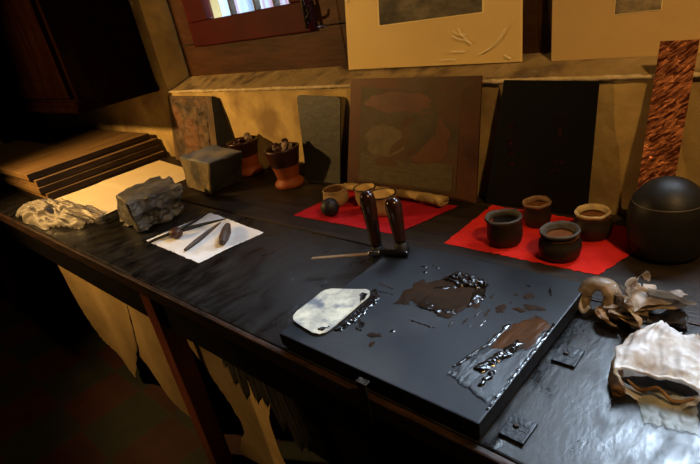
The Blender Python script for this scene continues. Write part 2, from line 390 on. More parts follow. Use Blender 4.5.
box(bm, (XL, YW + .06, ZF), (RX0, 1.9, ZC)); box(bm, (RX0, YW + .06, ZF), (RX1, 1.9, ZS - .03)); box(bm, (RX0, YW + .06, ZL + .02), (RX1, 1.9, ZC))
wall = struct('wall_back', bm, M['plaster'], smooth=True)
bm = bmesh.new()
wallgrid(bm, lambda u, v: Vector((RX0 + .005 + (RX1 - RX0 - .005) * u, YW - .004 + (YR + .05 - YW) * v, ZS - .004 + .078 * v)), 200, 8, .003, 16)
struct('trim_1', bm, M['sill'], smooth=True)                    # plastered sill
bm = tube([(RX0 + i * (RX1 - RX0) / 40, YW - .004 + .004 * noise.noise(Vector((i, 0, 0))), ZS - .006 + .005 * noise.noise(Vector((i * 1.7, 3, 0)))) for i in range(41)],
          [.005 + .003 * abs(noise.noise(Vector((i * 1.3, 8, 1)))) for i in range(60)], 8, crump=.004, cs=40)
struct('trim_2', bm, M['lip'], smooth=True)                      # pale worn lip of the sill

# windows: a brown wooden frame all along the recess, red casements inside it
FY = 1.56
def casement(n, x0, x1, frame_x0, frame_x1, mull):
    fr = bmesh.new()
    box(fr, (frame_x0, FY, 1.205), (frame_x1, FY + .07, 1.382), .004)
    box(fr, (frame_x0, FY, 1.385), (x0 - .01, FY + .07, ZL), .004)
    box(fr, (x1 + .01, FY, 1.385), (frame_x1, FY + .07, ZL), .004)
    box(fr, (x0 - .01, FY, ZL - .07), (x1 + .01, FY + .07, ZL), .004)
    w = link(f'window_{n}', fr, M['frame']); w['kind'] = 'structure'
    s = bmesh.new(); z0, z1 = 1.372, ZL - .06; ya, yb = FY - .028, FY + .02
    st = .125
    box(s, (x0, ya, z0), (x1, yb, z0 + .115), .006); box(s, (x0, ya, z1 - .1), (x1, yb, z1), .006)
    box(s, (x0, ya + .001, z0 + .115), (x0 + st + .05, yb, z1 - .1), .006); box(s, (x1 - st + .03, ya + .001, z0 + .115), (x1, yb, z1 - .1), .006)
    sash = link('sash', s, M['sash'], w)
    bars = bmesh.new()
    for m_ in mull: box(bars, (m_ - .006, ya + .012, z0 + .115), (m_ + .006, yb - .005, z1 - .1), .002)
    for zz in (1.83,): box(bars, (x0 + st, ya + .013, zz - .006), (x1 - st + .03, yb - .006, zz + .006), .002)
    link('glazing_bars', bars, M['iron'], w)
    link('pane', Box((x0 + st + .05, FY - .003, z0 + .115), (x1 - st + .03, FY + .001, z1 - .1)), M['glass'], w)
    if n in (2, 3): return w      # hidden behind the mounted prints
    h = bmesh.new()
    box(h, (x1 - .012, ya - .012, 1.41), (x1 + .016, ya + .004, 1.47), .003); merge(h, tube([(x1 + .002, ya - .014, 1.385), (x1 + .002, ya - .014, 1.60)], [.007, .007], 8, n=2))
    merge(h, tube([(x1 + .002, ya - .014, 1.42), (x1 + .03, ya - .03, 1.43), (x1 + .05, ya - .02, 1.45)], [.006, .005, .004], 8, n=4))
    link('hinge', h, M['iron'], w, True)
    return w
casement(1, -2.52, -1.645, -2.70, -1.50, (-2.155, -1.975, -1.845))
casement(2, -1.42, -.80, -1.50, -.72, (-1.11,))
casement(3, -.64, .02, -.72, .10, (-.31,))
casement(4, .16, .84, .10, .92, (.5,))
casement(5, 1.0, 1.7, .92, 1.9, (1.35,))

# the street outside the panes
def facade():
    m = mat('facade_paint', (.5, .56, .62), None, rough=.9); N, L = nodes_of(m); b = N['Principled BSDF']
    tc = N.new('ShaderNodeTexCoord'); wv = N.new('ShaderNodeTexNoise'); wv.noise_dimensions = '1D' if False else '3D'
    mp = N.new('ShaderNodeMapping'); mp.inputs['Scale'].default_value = (2.2, .01, .05); L.new(tc.outputs['Object'], mp.inputs[0]); L.new(mp.outputs[0], wv.inputs['Vector'])
    wv.inputs['Scale'].default_value = 1.5; wv.inputs['Detail'].default_value = 4
    r = N.new('ShaderNodeValToRGB'); e = r.color_ramp.elements; e[0].position = .3; e[0].color = (.75, .8, .85, 1); e[1].position = .7; e[1].color = (.30, .36, .44, 1)
    for p, c in ((.42, (.34, .42, .52)), (.5, (.5, .58, .66)), (.56, (.40, .20, .24)), (.6, (.42, .5, .6))):
        k = e.new(p); k.color = (*c, 1)
    L.new(wv.outputs[0], r.inputs[0]); L.new(r.outputs[0], b.inputs['Base Color']); return m
f = bmesh.new(); box(f, (-8, 3.6, -.5), (-2.2, 3.9, 3.4))
for i in range(9): box(f, (-7.8 + i * .62, 3.55, -.4), (-7.74 + i * .62, 3.6, 3.3), .01)
tag(link('street_facade', f, facade()), 'pale blue and white house front seen through the red window panes', 'building')

# ---------------------------------------------------------------- work bench
t = thing('work_table', 'long black wooden printmaking bench running along the window wall', 'table', (-2, .95, 0))
def tl(a): return (a[0] + 2, a[1] - .95, a[2])
bm = bmesh.new()
box(bm, tl((-4.7, YF + .004, TF - .04)), tl((.9, YS, TF)), .004)
link('front_top', bm, M['table'], t)
bm = bmesh.new(); box(bm, tl((-4.7, YS + .002, TB - .04)), tl((.9, YW - .012, TB)), .003); link('back_top', bm, M['shelf'], t)
bm = bmesh.new(); box(bm, tl((-4.7, YF - .012, TF - .045)), tl((.9, YF + .003, TF - .001)), .004); link('edge_strip', bm, M['edge'], t)
bm = bmesh.new(); box(bm, tl((-.36, YS - .004, TF - .001)), tl((.9, YS + .0015, TB - .0002)), .001); link('seam_strip', bm, M['edge'], t)
bm = bmesh.new(); box(bm, tl((-4.6, .56, .572)), tl((.85, .59, TF - .04)), .003); link('apron', bm, M['apron'], t)
bm = bmesh.new(); box(bm, tl((-4.6, .82, ZF + .002)), tl((.85, .84, .75)), .003); link('shade_backing', bm, M['apron'], t)  # added dark sheet: gives the shade under the bench, hides the lit wall
for x in (-4.3, -1.645, .55):
    bm = bmesh.new(); box(bm, tl((x - .035, .54, ZF)), tl((x + .04, .61, .76)), .004); link('leg', bm, M['leg'], t)
for x in (-4.3, -1.645, .55):
    bm = bmesh.new(); box(bm, tl((x - .035, 1.32, ZF)), tl((x + .04, 1.39, .76)), .004); link('leg', bm, M['leg'], t)

# hides hanging under the bench
def hide(label, P, y, seed):
    bm = bmesh.new(); xs = [p[0] for p in P]; zs = [p[1] for p in P]; st = .02; V = {}
    nx = int((max(xs) - min(xs)) / st) + 1; nz = int((max(zs) - min(zs)) / st) + 1
    def vert(i, j):
        if (i, j) not in V:
            x, z = min(xs) + i * st, min(zs) + j * st
            V[i, j] = bm.verts.new((x, y + .008 * math.sin(x * 14 + seed) + .012 * noise.noise(Vector((x * 4, z * 2, seed))), z))
        return V[i, j]
    for i in range(nx):
        for j in range(nz):
            if inside(P, min(xs) + (i + .5) * st, min(zs) + (j + .5) * st) > -.004:
                bm.faces.new([vert(*k) for k in ((i, j), (i + 1, j), (i + 1, j + 1), (i, j + 1))])
    for _ in range(4): bmesh.ops.smooth_vert(bm, verts=[v for v in bm.verts if v.is_boundary], factor=.5, use_axis_x=True, use_axis_z=True)
    for _ in range(4): bmesh.ops.smooth_vert(bm, verts=[v for v in bm.verts if v.is_boundary], factor=.5, use_axis_x=True, use_axis_z=True)
    tag(link('hanging_hide', bm, M['hide'], smooth=True), label, 'hide', 'pale hides hanging beneath the bench')
hide('pale hide hanging under the bench, farthest left, fading into shadow', [(-3.02, .72), (-2.15, .72), (-2.145, .52), (-2.25, .18), (-2.46, -.09), (-2.76, .02), (-2.95, .3), (-2.98, .5)], .625, 1)
hide('narrow pale hide hanging under the bench just left of the red leg', [(-2.13, .72), (-1.76, .72), (-1.76, .4), (-1.84, -.11), (-2.10, -.02), (-2.30, .12), (-2.22, .3), (-2.12, .5)], .62, 2)
hide('wide pale hide with curved left edge hanging under the bench behind dark feathers', [(-1.72, .72), (-1.0, .72), (-1.03, .55), (-1.16, .42), (-1.245, .28), (-1.235, .09), (-1.20, -.11), (-1.63, -.11), (-1.57, -.02), (-1.51, .08), (-1.56, .23), (-1.62, .34), (-1.72, .46)], .645, 3)
# feathers
t = thing('feather_bundle', 'bundle of dark grey brown feathers hanging in front of the pale hide under the bench', 'feathers', (-1.27, .611, .575))
for k, (dx, ln, ang, w) in enumerate(((-.075, .13, -.10, .050), (-.045, .19, -.06, .056), (-.005, .225, -.02, .060), (.04, .215, .05, .060), (.085, .20, .10, .062), (.12, .27, .16, .065), (.155, .33, .2, .07), (.02, .14, 0, .06), (.19, .30, .26, .07))):
    bm = bmesh.new(); rows = []
    for i in range(13):
        s = i / 12; wd = w * ((.45 + .55 * math.sin(min(1, s / .6) * math.pi / 2)) if s < .72 else math.sqrt(max(0, 1 - ((s - .72) / .28) ** 2)) + .01)
        row = []
        for j in range(7):
            q = j / 6 - .5
            row.append(bm.verts.new((dx + math.sin(ang) * ln * s + q * wd, -.002 * (k % 3) - .006 * (1 - (2 * q) ** 2) - .006 * s, .02 - ln * s * math.cos(ang) + abs(q) * .03 + .003 * noise.noise(Vector((i * 2.3, j * 4, k))))))
        rows.append(row)
    for A, B in zip(rows, rows[1:]):
        for j in range(6): bm.faces.new((A[j], A[j + 1], B[j + 1], B[j]))
    fo = link('feather', bm, M['feather'], t, True)
    link('quill', tube([(dx, -.010, .03), (dx + math.sin(ang) * ln * .45, -.014, .02 - ln * .45), (dx + math.sin(ang) * ln * .9, -.017, .02 - ln * .9)], [.0022, .0012, .0006], 6, n=4), M['quill'], fo)

# ---------------------------------------------------------------- cabinet over the bench end
t = thing('wall_cabinet', 'dark brown wooden cabinet hanging over the left end of the bench', 'cabinet', (-3.55, 1.2, 1.18))
def cl(a): return (a[0] + 3.55, a[1] - 1.2, a[2] - 1.18)
link('carcass', Box(cl((-4.7, .995, 1.235)), cl((-2.83, YW - .005, 2.6)), .004), M['cabinet'], t)
bm = Box(cl((-4.72, .965, 1.185)), cl((-2.81, YW - .005, 1.215)), .01, 3); box(bm, cl((-4.71, .978, 1.205)), cl((-2.82, YW - .005, 1.24)), .012, 3); link('base_moulding', bm, M['cabinet'], t)
for x0, x1 in ((-3.74, -2.87), (-4.65, -3.78)):
    d = bmesh.new(); y0, y1 = .972, .996
    box(d, cl((x0, y0, 1.26)), cl((x0 + .09, y1, 2.5)), .004); box(d, cl((x1 - .09, y0, 1.26)), cl((x1, y1, 2.5)), .004)
    box(d, cl((x0 + .09, y0, 1.26)), cl((x1 - .09, y1, 1.36)), .004); box(d, cl((x0 + .09, y0, 2.4)), cl((x1 - .09, y1, 2.5)), .004)
    dd = link('door', d, M['cabinet'], t)
    link('door_panel', Box(cl((x0 + .085, y0 + .01, 1.355)), cl((x1 - .085, y1, 2.405)), .003), M['cabinet'], dd)
    link('knob', (lambda b: (bmesh.ops.transform(b, matrix=Matrix.Translation(cl((x0 + .045, y0 - .002, 1.75))) @ Matrix.Rotation(math.pi / 2, 4, 'X'), verts=b.verts), b)[1])(lathe([(0, 0), (.008, 0), (.008, .012), (.016, .02), (.014, .03), (0, .034)], 20)), M['iron'], dd, True)

# ---------------------------------------------------------------- boards and papers at the left end
names = ['lowest thick brown board of the stack under the cabinet', 'second board from the bottom of the stack under the cabinet', 'third board from the bottom of the stack, just under the top one', 'topmost brown board of the stack, warm light on its top']
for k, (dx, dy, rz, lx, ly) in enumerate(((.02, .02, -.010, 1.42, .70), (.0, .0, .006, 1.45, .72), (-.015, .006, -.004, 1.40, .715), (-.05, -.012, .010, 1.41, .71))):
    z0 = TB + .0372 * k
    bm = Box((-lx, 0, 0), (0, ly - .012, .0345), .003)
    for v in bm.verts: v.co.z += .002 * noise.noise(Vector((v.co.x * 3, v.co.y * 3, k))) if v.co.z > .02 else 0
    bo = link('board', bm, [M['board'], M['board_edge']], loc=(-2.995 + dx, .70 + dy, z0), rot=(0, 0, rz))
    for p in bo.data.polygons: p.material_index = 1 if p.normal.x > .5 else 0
    tag(bo, names[k], 'board', 'boards stacked under the cabinet')

def ztop(y): return TF + (TB - TF) * max(0, min(1, (y - YS + .03) / .03))
def sheet(name, corners, nu, nv, m, lift=.0006, wav=.0, s=8, seed=0, ragged=0, th=.0007):
    bm = bmesh.new(); a, b, c, d = [Vector(p) for p in corners]; V = []
    for i in range(nu + 1):
        r = []
        for j in range(nv + 1):
            u, v = i / nu, j / nv
            p = (a * (1 - u) + b * u) * (1 - v) + (d * (1 - u) + c * u) * v
            if ragged and (i in (0, nu) or j in (0, nv)): p = p + Vector((noise.noise(Vector((i * .9, j * .9, seed))), noise.noise(Vector((i * .9, j * .9, seed + 5))))) * ragged
            r.append(bm.verts.new((p.x, p.y, ztop(p.y) + lift + wav * max(0, .3 + noise.noise(Vector((p.x * s, p.y * s, seed)))))))
        V.append(r)
    F = [bm.faces.new((V[i][j], V[i + 1][j], V[i + 1][j + 1], V[i][j + 1])) for i in range(nu) for j in range(nv)]
    r = bmesh.ops.extrude_face_region(bm, geom=F)
    for v in r['geom']:
        if isinstance(v, bmesh.types.BMVert): v.co.z += th
    return link(name, bm, m, smooth=False)
tag(sheet('paper_sheet', [(-2.965, .70), (-2.36, .71), (-2.37, 1.27), (-2.93, 1.34)], 30, 40, M['yellow_paper'], .0005, .003, 5, 1), 'large cream paper sheet lit yellow beside the board stack under the rough stone', 'paper')

# crumpled clear film at the bench's left front corner
def crumple(name, cx, cy, lx, ly, h, seed, m, rz=0, z0=TF, parent=None, nu=60, nv=44, flatk=.55, poly=None):
    bm = bmesh.new(); V = {}
    def P(i, j):
        if (i, j) not in V:
            u, v = i / nu * 2 - 1, j / nv * 2 - 1
            e = max(0, 1 - (u * u + v * v) ** 1.2)
            x = u * lx + .18 * lx * noise.noise(Vector((u * 2, v * 2, seed))); y = v * ly + .22 * ly * noise.noise(Vector((u * 2 + 7, v * 2, seed)))
            q = Vector((u * 1.9, v * 1.9, seed))
            z = h * (e ** .6) * (flatk + .9 * (1 - 2 * abs(noise.noise(q))) * .6 + .5 * (1 - 2 * abs(noise.noise(q * 2.3))) * .6)
            V[i, j] = bm.verts.new((x, y, max(z, .001 + .004 * abs(noise.noise(q * 5)))))
        return V[i, j]
    for i in range(nu):
        for j in range(nv):
            u, v = (i + .5) / nu * 2 - 1, (j + .5) / nv * 2 - 1
            if u * u + v * v < 1 + .35 * noise.noise(Vector((u * 2.5, v * 2.5, seed + 9))): bm.faces.new([P(*k) for k in ((i, j), (i + 1, j), (i + 1, j + 1), (i, j + 1))])
    return link(name, bm, m, parent, True, (cx, cy, z0), (0, 0, rz))
tag(crumple('plastic_film', -2.60, .640, .36, .105, .060, 4, M['film'], .12, TF + .003), 'crumpled cloudy plastic film at the left front corner of the bench', 'plastic film')

# ---------------------------------------------------------------- stones
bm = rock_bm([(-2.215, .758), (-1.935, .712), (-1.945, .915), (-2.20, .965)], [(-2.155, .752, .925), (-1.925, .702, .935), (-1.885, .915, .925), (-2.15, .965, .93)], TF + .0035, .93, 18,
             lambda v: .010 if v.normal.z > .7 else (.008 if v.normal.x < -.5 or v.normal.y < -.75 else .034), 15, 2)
o = link('rough_stone', bm, [M['stone'], mat('rough_stone_lit_top', (.09, .095, .10), (.24, .25, .27), 10, .5, bump=.6, bscale=40, c3=(.06, .06, .06), s3=6)])  # top faces get a paler colour that imitates daylight from above
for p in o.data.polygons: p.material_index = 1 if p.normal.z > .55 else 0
tag(o, 'rough broken grey stone block on the cream paper near the front', 'stone')
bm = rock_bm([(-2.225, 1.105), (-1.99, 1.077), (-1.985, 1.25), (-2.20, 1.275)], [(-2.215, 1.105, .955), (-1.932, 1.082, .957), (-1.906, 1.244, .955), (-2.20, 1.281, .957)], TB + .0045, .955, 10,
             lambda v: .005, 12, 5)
o = link('stone_cube', bm, M['stone_shaded']); tag(o, 'squared dark stone cube with smooth top in front of the carved relief plate', 'stone')
o.data.materials.append(M['stone_lit_warm'])
M['stone_lit_top'] = mat('stone_skylit_top', (.075, .09, .115), (.16, .185, .225), 9, .4, bump=.3, bscale=40, c3=(.26, .24, .20), s3=8)  # paler bluish copy: daylight on the cube top put into the colour
o.data.materials.append(M['stone_lit_top'])
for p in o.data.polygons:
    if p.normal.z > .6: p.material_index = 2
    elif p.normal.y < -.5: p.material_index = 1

# ---------------------------------------------------------------- plates leaning on the wall
def leaning(name, label, cat, q, th, m, group=None):
    return tag(link(name, quad_plate(*q, th), m), label, cat, group)
q = ((-2.735, 1.415, 1.157), (-2.305, 1.415, 1.150), (-2.80, 1.375, .803), (-2.35, 1.375, .803))
t = thing('relief_plate', 'carved brown relief plate leaning on the wall behind the stone cube', 'plate', (0, 0, 0))
link('plate', quad_plate(*q, .008), M['relief_frame'], t)
# carved field as true relief
bm = bmesh.new(); NU, NV = 90, 80; V = []
nrm = (Vector(q[1]) - Vector(q[2])).cross(Vector(q[0]) - Vector(q[2])).normalized(); nrm = -nrm if nrm.y > 0 else nrm
for i in range(NU + 1):
    r = []
    for j in range(NV + 1):
        u, v = .10 + .76 * i / NU, .03 + .93 * j / NV
        hgt = .004 + .008 * max(-.4, noise.fractal(Vector((u * 9, v * 8, 3)), 1, 2, 4)) + .004 * (1 if abs(u - .48) < .17 and .1 < v < .85 else 0)
        if i in (0, NU) or j in (0, NV): hgt = .0
        r.append(bm.verts.new(bil(*q, u, v) + nrm * hgt))
    V.append(r)
for i in range(NU):
    for j in range(NV): bm.faces.new((V[i][j], V[i + 1][j], V[i + 1][j + 1], V[i][j + 1]))
link('carving', bm, M['relief'], t, True)
link('shadow_wedge', quad_plate((-2.305, 1.412, 1.150), (-2.265, 1.42, 1.140), (-2.35, 1.372, .803), (-2.205, 1.418, .803), .004), M['apron'], t)  # dark sheet in place of the shadow beside the relief plate

q = ((-1.672, 1.417, 1.150), (-1.425, 1.417, 1.141), (-1.66, 1.36, .8025), (-1.468, 1.365, .8025))
rc = []
for (cx, cy, a0) in ((.92, .945, 0), (.08, .945, 90), (.0, .0, 999), (1., .0, 999)):
    if a0 == 999: rc.append((cx, cy))
    else: rc += [(cx + .08 * math.cos(math.radians(a0 + k * 15)), cy + .055 * math.sin(math.radians(a0 + k * 15))) for k in range(7)]
bm = on_plate(q, rc, .007)
tag(link('slate_plate', bm, M['slate']), 'narrow grey green metal plate with rounded corners leaning behind the terracotta pots', 'plate')

q = ((-1.352, 1.408, 1.205), (-.823, 1.405, 1.199), (-1.423, 1.352, .8025), (-.853, 1.36, .8025))
t = thing('etched_copper_plate', 'large tarnished copper plate with an etched landscape leaning in the middle of the wall', 'plate')
link('plate', quad_plate(*q, .006), M['copper_plate'], t)
link('etched_panel', on_plate(q, [(.10, .07), (.865, .06), (.875, .88), (.10, .93)], .0012), M['copper_panel'], t)
def blob(cx, cy, rx, ry, seed, n=46, a0=0.):
    return [(cx + rx * math.cos(2 * math.pi * k / n) * (1 + .28 * noise.noise(Vector((math.cos(2 * math.pi * k / n) * 2.4, math.sin(2 * math.pi * k / n) * 2.4, seed)))),
             cy + ry * math.sin(2 * math.pi * k / n) * (1 + .28 * noise.noise(Vector((math.cos(2 * math.pi * k / n) * 2.4 + 4, math.sin(2 * math.pi * k / n) * 2.4, seed))))) for k in range(n)]
link('etched_sky', on_plate(q, blob(.42, .80, .26, .085, 4), .0020), M['copper_rust'], t)
link('etched_trees', on_plate(q, blob(.66, .50, .15, .22, 2), .0021), M['copper_rust'], t)
link('etched_trees', on_plate(q, blob(.52, .52, .075, .16, 3), .0023), M['copper_plate'], t)
link('etched_trees', on_plate(q, blob(.32, .47, .16, .15, 1), .0026), M['copper_tree'], t)
M['copper_ground'] = mat('etched_copper_ground', (.060, .044, .018), (.098, .074, .032), 30, .65, stretch=(1, 1, 3))
link('etched_ground', on_plate(q, [(.12, .09), (.84, .08), (.84, .30), (.72, .31), (.6, .28), (.4, .31), (.25, .36), (.12, .34)], .0024), M['copper_ground'], t)

q = ((-.757, 1.412, 1.182), (-.495, 1.412, 1.171), (-.828, 1.378, .803), (-.513, 1.383, .803))
t = thing('black_plate', 'tall plain black plate with faint reddish marks leaning behind the ink pots', 'plate')
link('plate', quad_plate(*q, .006), M['black_plate'], t)
M['faint_red'] = mat('faint_red_mark', (.004, .003, .003), (.045, .010, .006), 60, .7, spec=.1, lo=.45, hi=.7)
for (cx, cy, rx, ry, sd) in ((.17, .66, .045, .028, 1), (.165, .53, .035, .04, 2), (.20, .45, .05, .03, 3), (.20, .36, .055, .022, 4), (.66, .72, .05, .025, 5), (.68, .63, .03, .035, 6), (.70, .40, .05, .018, 7), (.66, .33, .06, .02, 8)):
    link('red_mark', on_plate(q, blob(cx, cy, rx, ry, sd * 3.3, 30), .0012), M['faint_red'], t)

q = ((-.362, 1.419, 1.258), (-.284, 1.419, 1.256), (-.388, 1.355, .8025), (-.308, 1.355, .8025))
bm = quad_plate(*q, .004)
tag(link('copper_strip', bm, M['hammered']), 'narrow hammered copper strip leaning on the wall behind the black dome', 'copper strip')
bm = bmesh.new()

# ---------------------------------------------------------------- mounted prints on the sill
def mount(label, q, win, m_board, m_print, sleeve, cre):
    t = thing('mounted_print', label, 'framed print')
    link('mount_board', quad_plate(*q, .004), m_board, t)
    link('mount_bevel', on_plate(q, win, .0012), M['mat_bevel'], t)
    cu = sum(p[0] for p in win) / 4; cv = sum(p[1] for p in win) / 4
    link('print', on_plate(q, [(cu + (u - cu) * .965, cv + (v - cv) * .955) for u, v in win], .0022), m_print, t)
    if sleeve:
        link('plastic_sleeve', on_plate(q, [(.004, .003), (.996, .003), (.996, .997), (.004, .997)], .005), M['sleeve'], t)
        n = (Vector(q[1]) - Vector(q[2])).cross(Vector(q[0]) - Vector(q[2])).normalized(); n = -n if n.y > 0 else n
        for path, r in cre:
            link('sleeve_crease_glint', tube([bil(*q, u, v) + n * .0062 for u, v in path], [r * .4, r, r * .7, r, r * .3], 6, n=5, crump=r * .6, cs=160), M['crease_glint'], t, True)
q1 = ((-1.405, 1.530, 1.61), (-.737, 1.530, 1.59), (-1.455, 1.512, 1.219), (-.750, 1.512, 1.212))
mount('cream mounted dark etching in a creased clear sleeve, left one on the sill', q1, [(.225, .365), (.827, .385), (.827, .82), (.225, .81)], M['mat_board'], M['print_dark'], True,
      [([(.80, .075), (.84, .10), (.88, .15), (.91, .205), (.93, .26)], .0016), ([(.665, .235), (.70, .21), (.74, .19), (.77, .155)], .0016), ([(.67, .27), (.70, .245), (.745, .235)], .0012),
       ([(.655, .113), (.70, .108), (.74, .103)], .0015), ([(.60, .045), (.64, .046), (.69, .044)], .0013), ([(.925, .06), (.94, .045), (.955, .03)], .0018), ([(.70, .29), (.715, .24), (.75, .19)], .0010), ([(.012, .60), (.018, .61), (.02, .63)], .003)])
q2 = ((-.657, 1.530, 1.50), (-.06, 1.530, 1.49), (-.660, 1.510, 1.209), (-.08, 1.510, 1.207))
mount('buff mounted small etching, right one on the sill', q2, [(.277, .365), (.462, .37), (.462, .70), (.277, .70)], M['mat_board_dim'], M['print_grey'], False, [])

# ---------------------------------------------------------------- red cloths with little pots
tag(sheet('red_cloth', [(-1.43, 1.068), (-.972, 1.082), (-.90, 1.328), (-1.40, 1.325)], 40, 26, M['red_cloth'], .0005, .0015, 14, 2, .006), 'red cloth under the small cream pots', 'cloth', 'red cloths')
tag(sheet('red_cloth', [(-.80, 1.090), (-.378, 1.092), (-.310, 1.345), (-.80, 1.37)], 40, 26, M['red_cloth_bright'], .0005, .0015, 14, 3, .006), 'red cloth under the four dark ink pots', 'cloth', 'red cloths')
ZC_ = TB + .0027

def pot(name, label, cat, x, y, z, prof_out, prof_in, rim, fill, mats, group, wob=.03, seed=0, tilt=(0, 0, 0)):
    t = thing(name, label, cat, (x, y, z), tilt, group)
    link('body', lathe(prof_out + prof_in, 44, wob, seed), mats[0], t, True)
    if rim: link('rim', lathe(rim, 44, wob * 1.4, seed), mats[1], t, True)
    if fill: link('contents', lathe(fill, 40, wob, seed), mats[2], t, True)
    return t
def inkpot(label, x, y, R, H, neck, belly, seed, mats, fillz):
    po = [(0, 0), (belly * .80, 0), (belly * .90, .006), (belly, H * .38), (belly * .97, H * .58), (neck, H * .80), (neck * 1.02, H * .86), (R * .97, H * .95)]
    pi = [(R * .82, H * .93), (neck * .86, H * .80), (belly * .86, H * .5), (belly * .7, H * .2)]
    rim = [(neck * .99, H * .83), (R * .96, H * .90), (R * 1.02, H * .97), (R * .97, H * 1.02), (R * .86, H * 1.0), (R * .80, H * .92), (neck * .86, H * .82)]
    pot('ink_pot', label, 'pot', x, y, ZC_, po, pi, rim, [(0, H * fillz), (belly * .3, H * (fillz + .03)), (belly * .6, H * fillz), (belly * .87, H * (fillz + .02))], mats, 'ink pots on the right red cloth', .035, seed)
inkpot('dark ink pot with straight sides and black ink, left front of the red cloth', -.646, 1.158, .0485, .078, .045, .0475, 1, (M['ink_pot'], M['pot_rim'], M['pot_ink_black']), .76)
inkpot('small dark ink pot with rusty rim at the back of the red cloth', -.614, 1.29, .0385, .070, .036, .038, 2, (M['ink_pot'], M['pot_rim_red'], M['pot_ink']), .78)
inkpot('squat round dark ink pot with grey rim at the front of the red cloth', -.489, 1.145, .0475, .072, .039, .052, 3, (M['ink_pot'], M['pot_rim'], M['pot_ink']), .76)
inkpot('round dark ink pot with chipped cream rim nearest the dome', -.458, 1.275, .043, .071, .038, .048, 4, (M['ink_pot'], M['pot_rim_cream'], M['pot_ink']), .76)

def creampot(label, x, y, R, H, belly, seed, inm, rimm):
    po = [(0, 0), (belly * .72, 0), (belly * .85, .005), (belly, H * .42), (belly * .95, H * .7), (R * .95, H * .93), (R, H)]
    pi = [(R * .88, H), (R * .84, H * .9), (belly * .84, H * .6), (belly * .7, H * .3), (0, H * .25)]
    t = thing('small_pot', label, 'pot', (x, y, ZC_), (0, 0, 0), 'small pots on the left red cloth')
    link('body', lathe(po, 40, .03, seed), M['cream_pot'], t, True)
    link('inside', lathe(pi, 40, .03, seed), inm, t, True)
    link('rim', lathe([(R * .97, H * .95), (R * 1.02, H * .985), (R * .99, H * 1.02), (R * .90, H * 1.015), (R * .865, H * .97)], 40, .03, seed), rimm, t, True)
creampot('round cream pot with dark inside behind the black ball', -1.337, 1.205, .044, .058, .048, 5, M['dark_in'], M['cream_pot'])
creampot('small cream pot standing behind the dark handles, middle of the three', -1.215, 1.236, .040, .066, .038, 6, M['cream_in'], M['rim_dark'])
creampot('cream pot with a dark brown rim, nearest the two handles', -1.105, 1.2, .048, .07, .046, 7, M['cream_in'], M['rim_dark'])
t = thing('ball_stopper', 'small matte black ball in front of the round cream pot', 'ball', (-1.282, 1.118, ZC_))
link('ball', lathe([(0, 0), (.014, .0005), (.026, .008), (.033, .024), (.032, .038), (.025, .052), (.014, .0595), (0, .061)], 32), M['black_rubber'], t, True)
# rolled tan cloth
t = thing('cloth_roll', 'flattened roll of tan cloth lying behind the cream pots', 'cloth roll', (0, 0, 0))
link('roll', tube([(-1.40, 1.318, ZC_ + .018), (-1.25, 1.322, ZC_ + .018), (-1.10, 1.318, ZC_ + .019), (-.99, 1.315, ZC_ + .017), (-.94, 1.308, ZC_ + .016)], [.015, .017, .018, .021, .023], 20, .66, True, .007, 34, 3, 10, ZC_), M['tan_cloth'], t, True)
bm = bmesh.new()
for s, rr in ((0, .019), (1, .011)):
    merge(bm, tube([(-.94 + .003 * s + rr * .4 * math.cos(a) , 1.305 + rr * math.cos(a) * 1.0, ZC_ + .017 + rr * .62 * math.sin(a)) for a in [k * .45 for k in range(14)]], [.0022, .0022], 6, n=3))
link('rolled_end', bm, M['tan_cloth'], t, True)

# ---------------------------------------------------------------- terracotta pots
def terrapot(label, x, y, seed, R, H, rz):
    t = thing('terracotta_pot', label, 'pot', (x, y, TB), (0, 0, rz), 'terracotta pots beside the slate plate')
    k = H / .165
    link('body', lathe([(0, .0), (.056, .0), (.061, .006), (.062, .016), (.057, .026), (.046, .033), (.047, .045 * k), (.053, .075 * k), (.058, .095 * k)], 44, .02, seed), M['terracotta'], t, True)
    link('glazed_neck', lathe([(.058, .094 * k), (.062, .11 * k), (.067, .135 * k), (R, .160 * k), (R + .001, .166 * k), (R - .006, .168 * k), (R - .010, .158 * k), (.058, .13 * k), (.05, .09 * k), (0, .085 * k)], 44, .035, seed), M['glaze'], t, True)
    return t
terrapot('terracotta pot with dark glazed top, farther one beside the stone cube', -2.055, 1.352, 1, .074, .160, 0)
terrapot('terracotta pot with dark glazed top, nearer one in front of the slate plate', -1.70, 1.292, 2, .073, .165, 1)
def rag(label, x, y, z, seed, cols, n):
    t = thing('rag', label, 'rag', (x, y, z), (0, 0, 0), 'rags stuffed in the terracotta pots')
    rnd = random.Random(seed)
    for k in range(n):
        a = rnd.uniform(0, 6.28); r = rnd.uniform(.012, .034); h = rnd.uniform(.034, .062)
        p = [(r * .5 * math.cos(a), r * .5 * math.sin(a), -.02), (r * math.cos(a), r * math.sin(a), h * .6), (r * 1.15 * math.cos(a + .5), r * 1.15 * math.sin(a + .5), h), (r * 1.0 * math.cos(a + .9), r * 1.0 * math.sin(a + .9), h * .5)]
        link('fold', tube(p, [.010, .014, .012, .008], 12, .6, True, .007, 60, seed + k), cols[k % len(cols)], t, True)
rag('crumpled pale stained rag in the farther terracotta pot', -2.055, 1.352, TB + .122, 3, (M['rag'], M['glaze'], M['rag']), 6)
rag('brown rags and stubs sticking out of the nearer terracotta pot', -1.70, 1.292, TB + .130, 8, (M['rag'], M['tool_wood'], M['rag'], M['glaze']), 8)

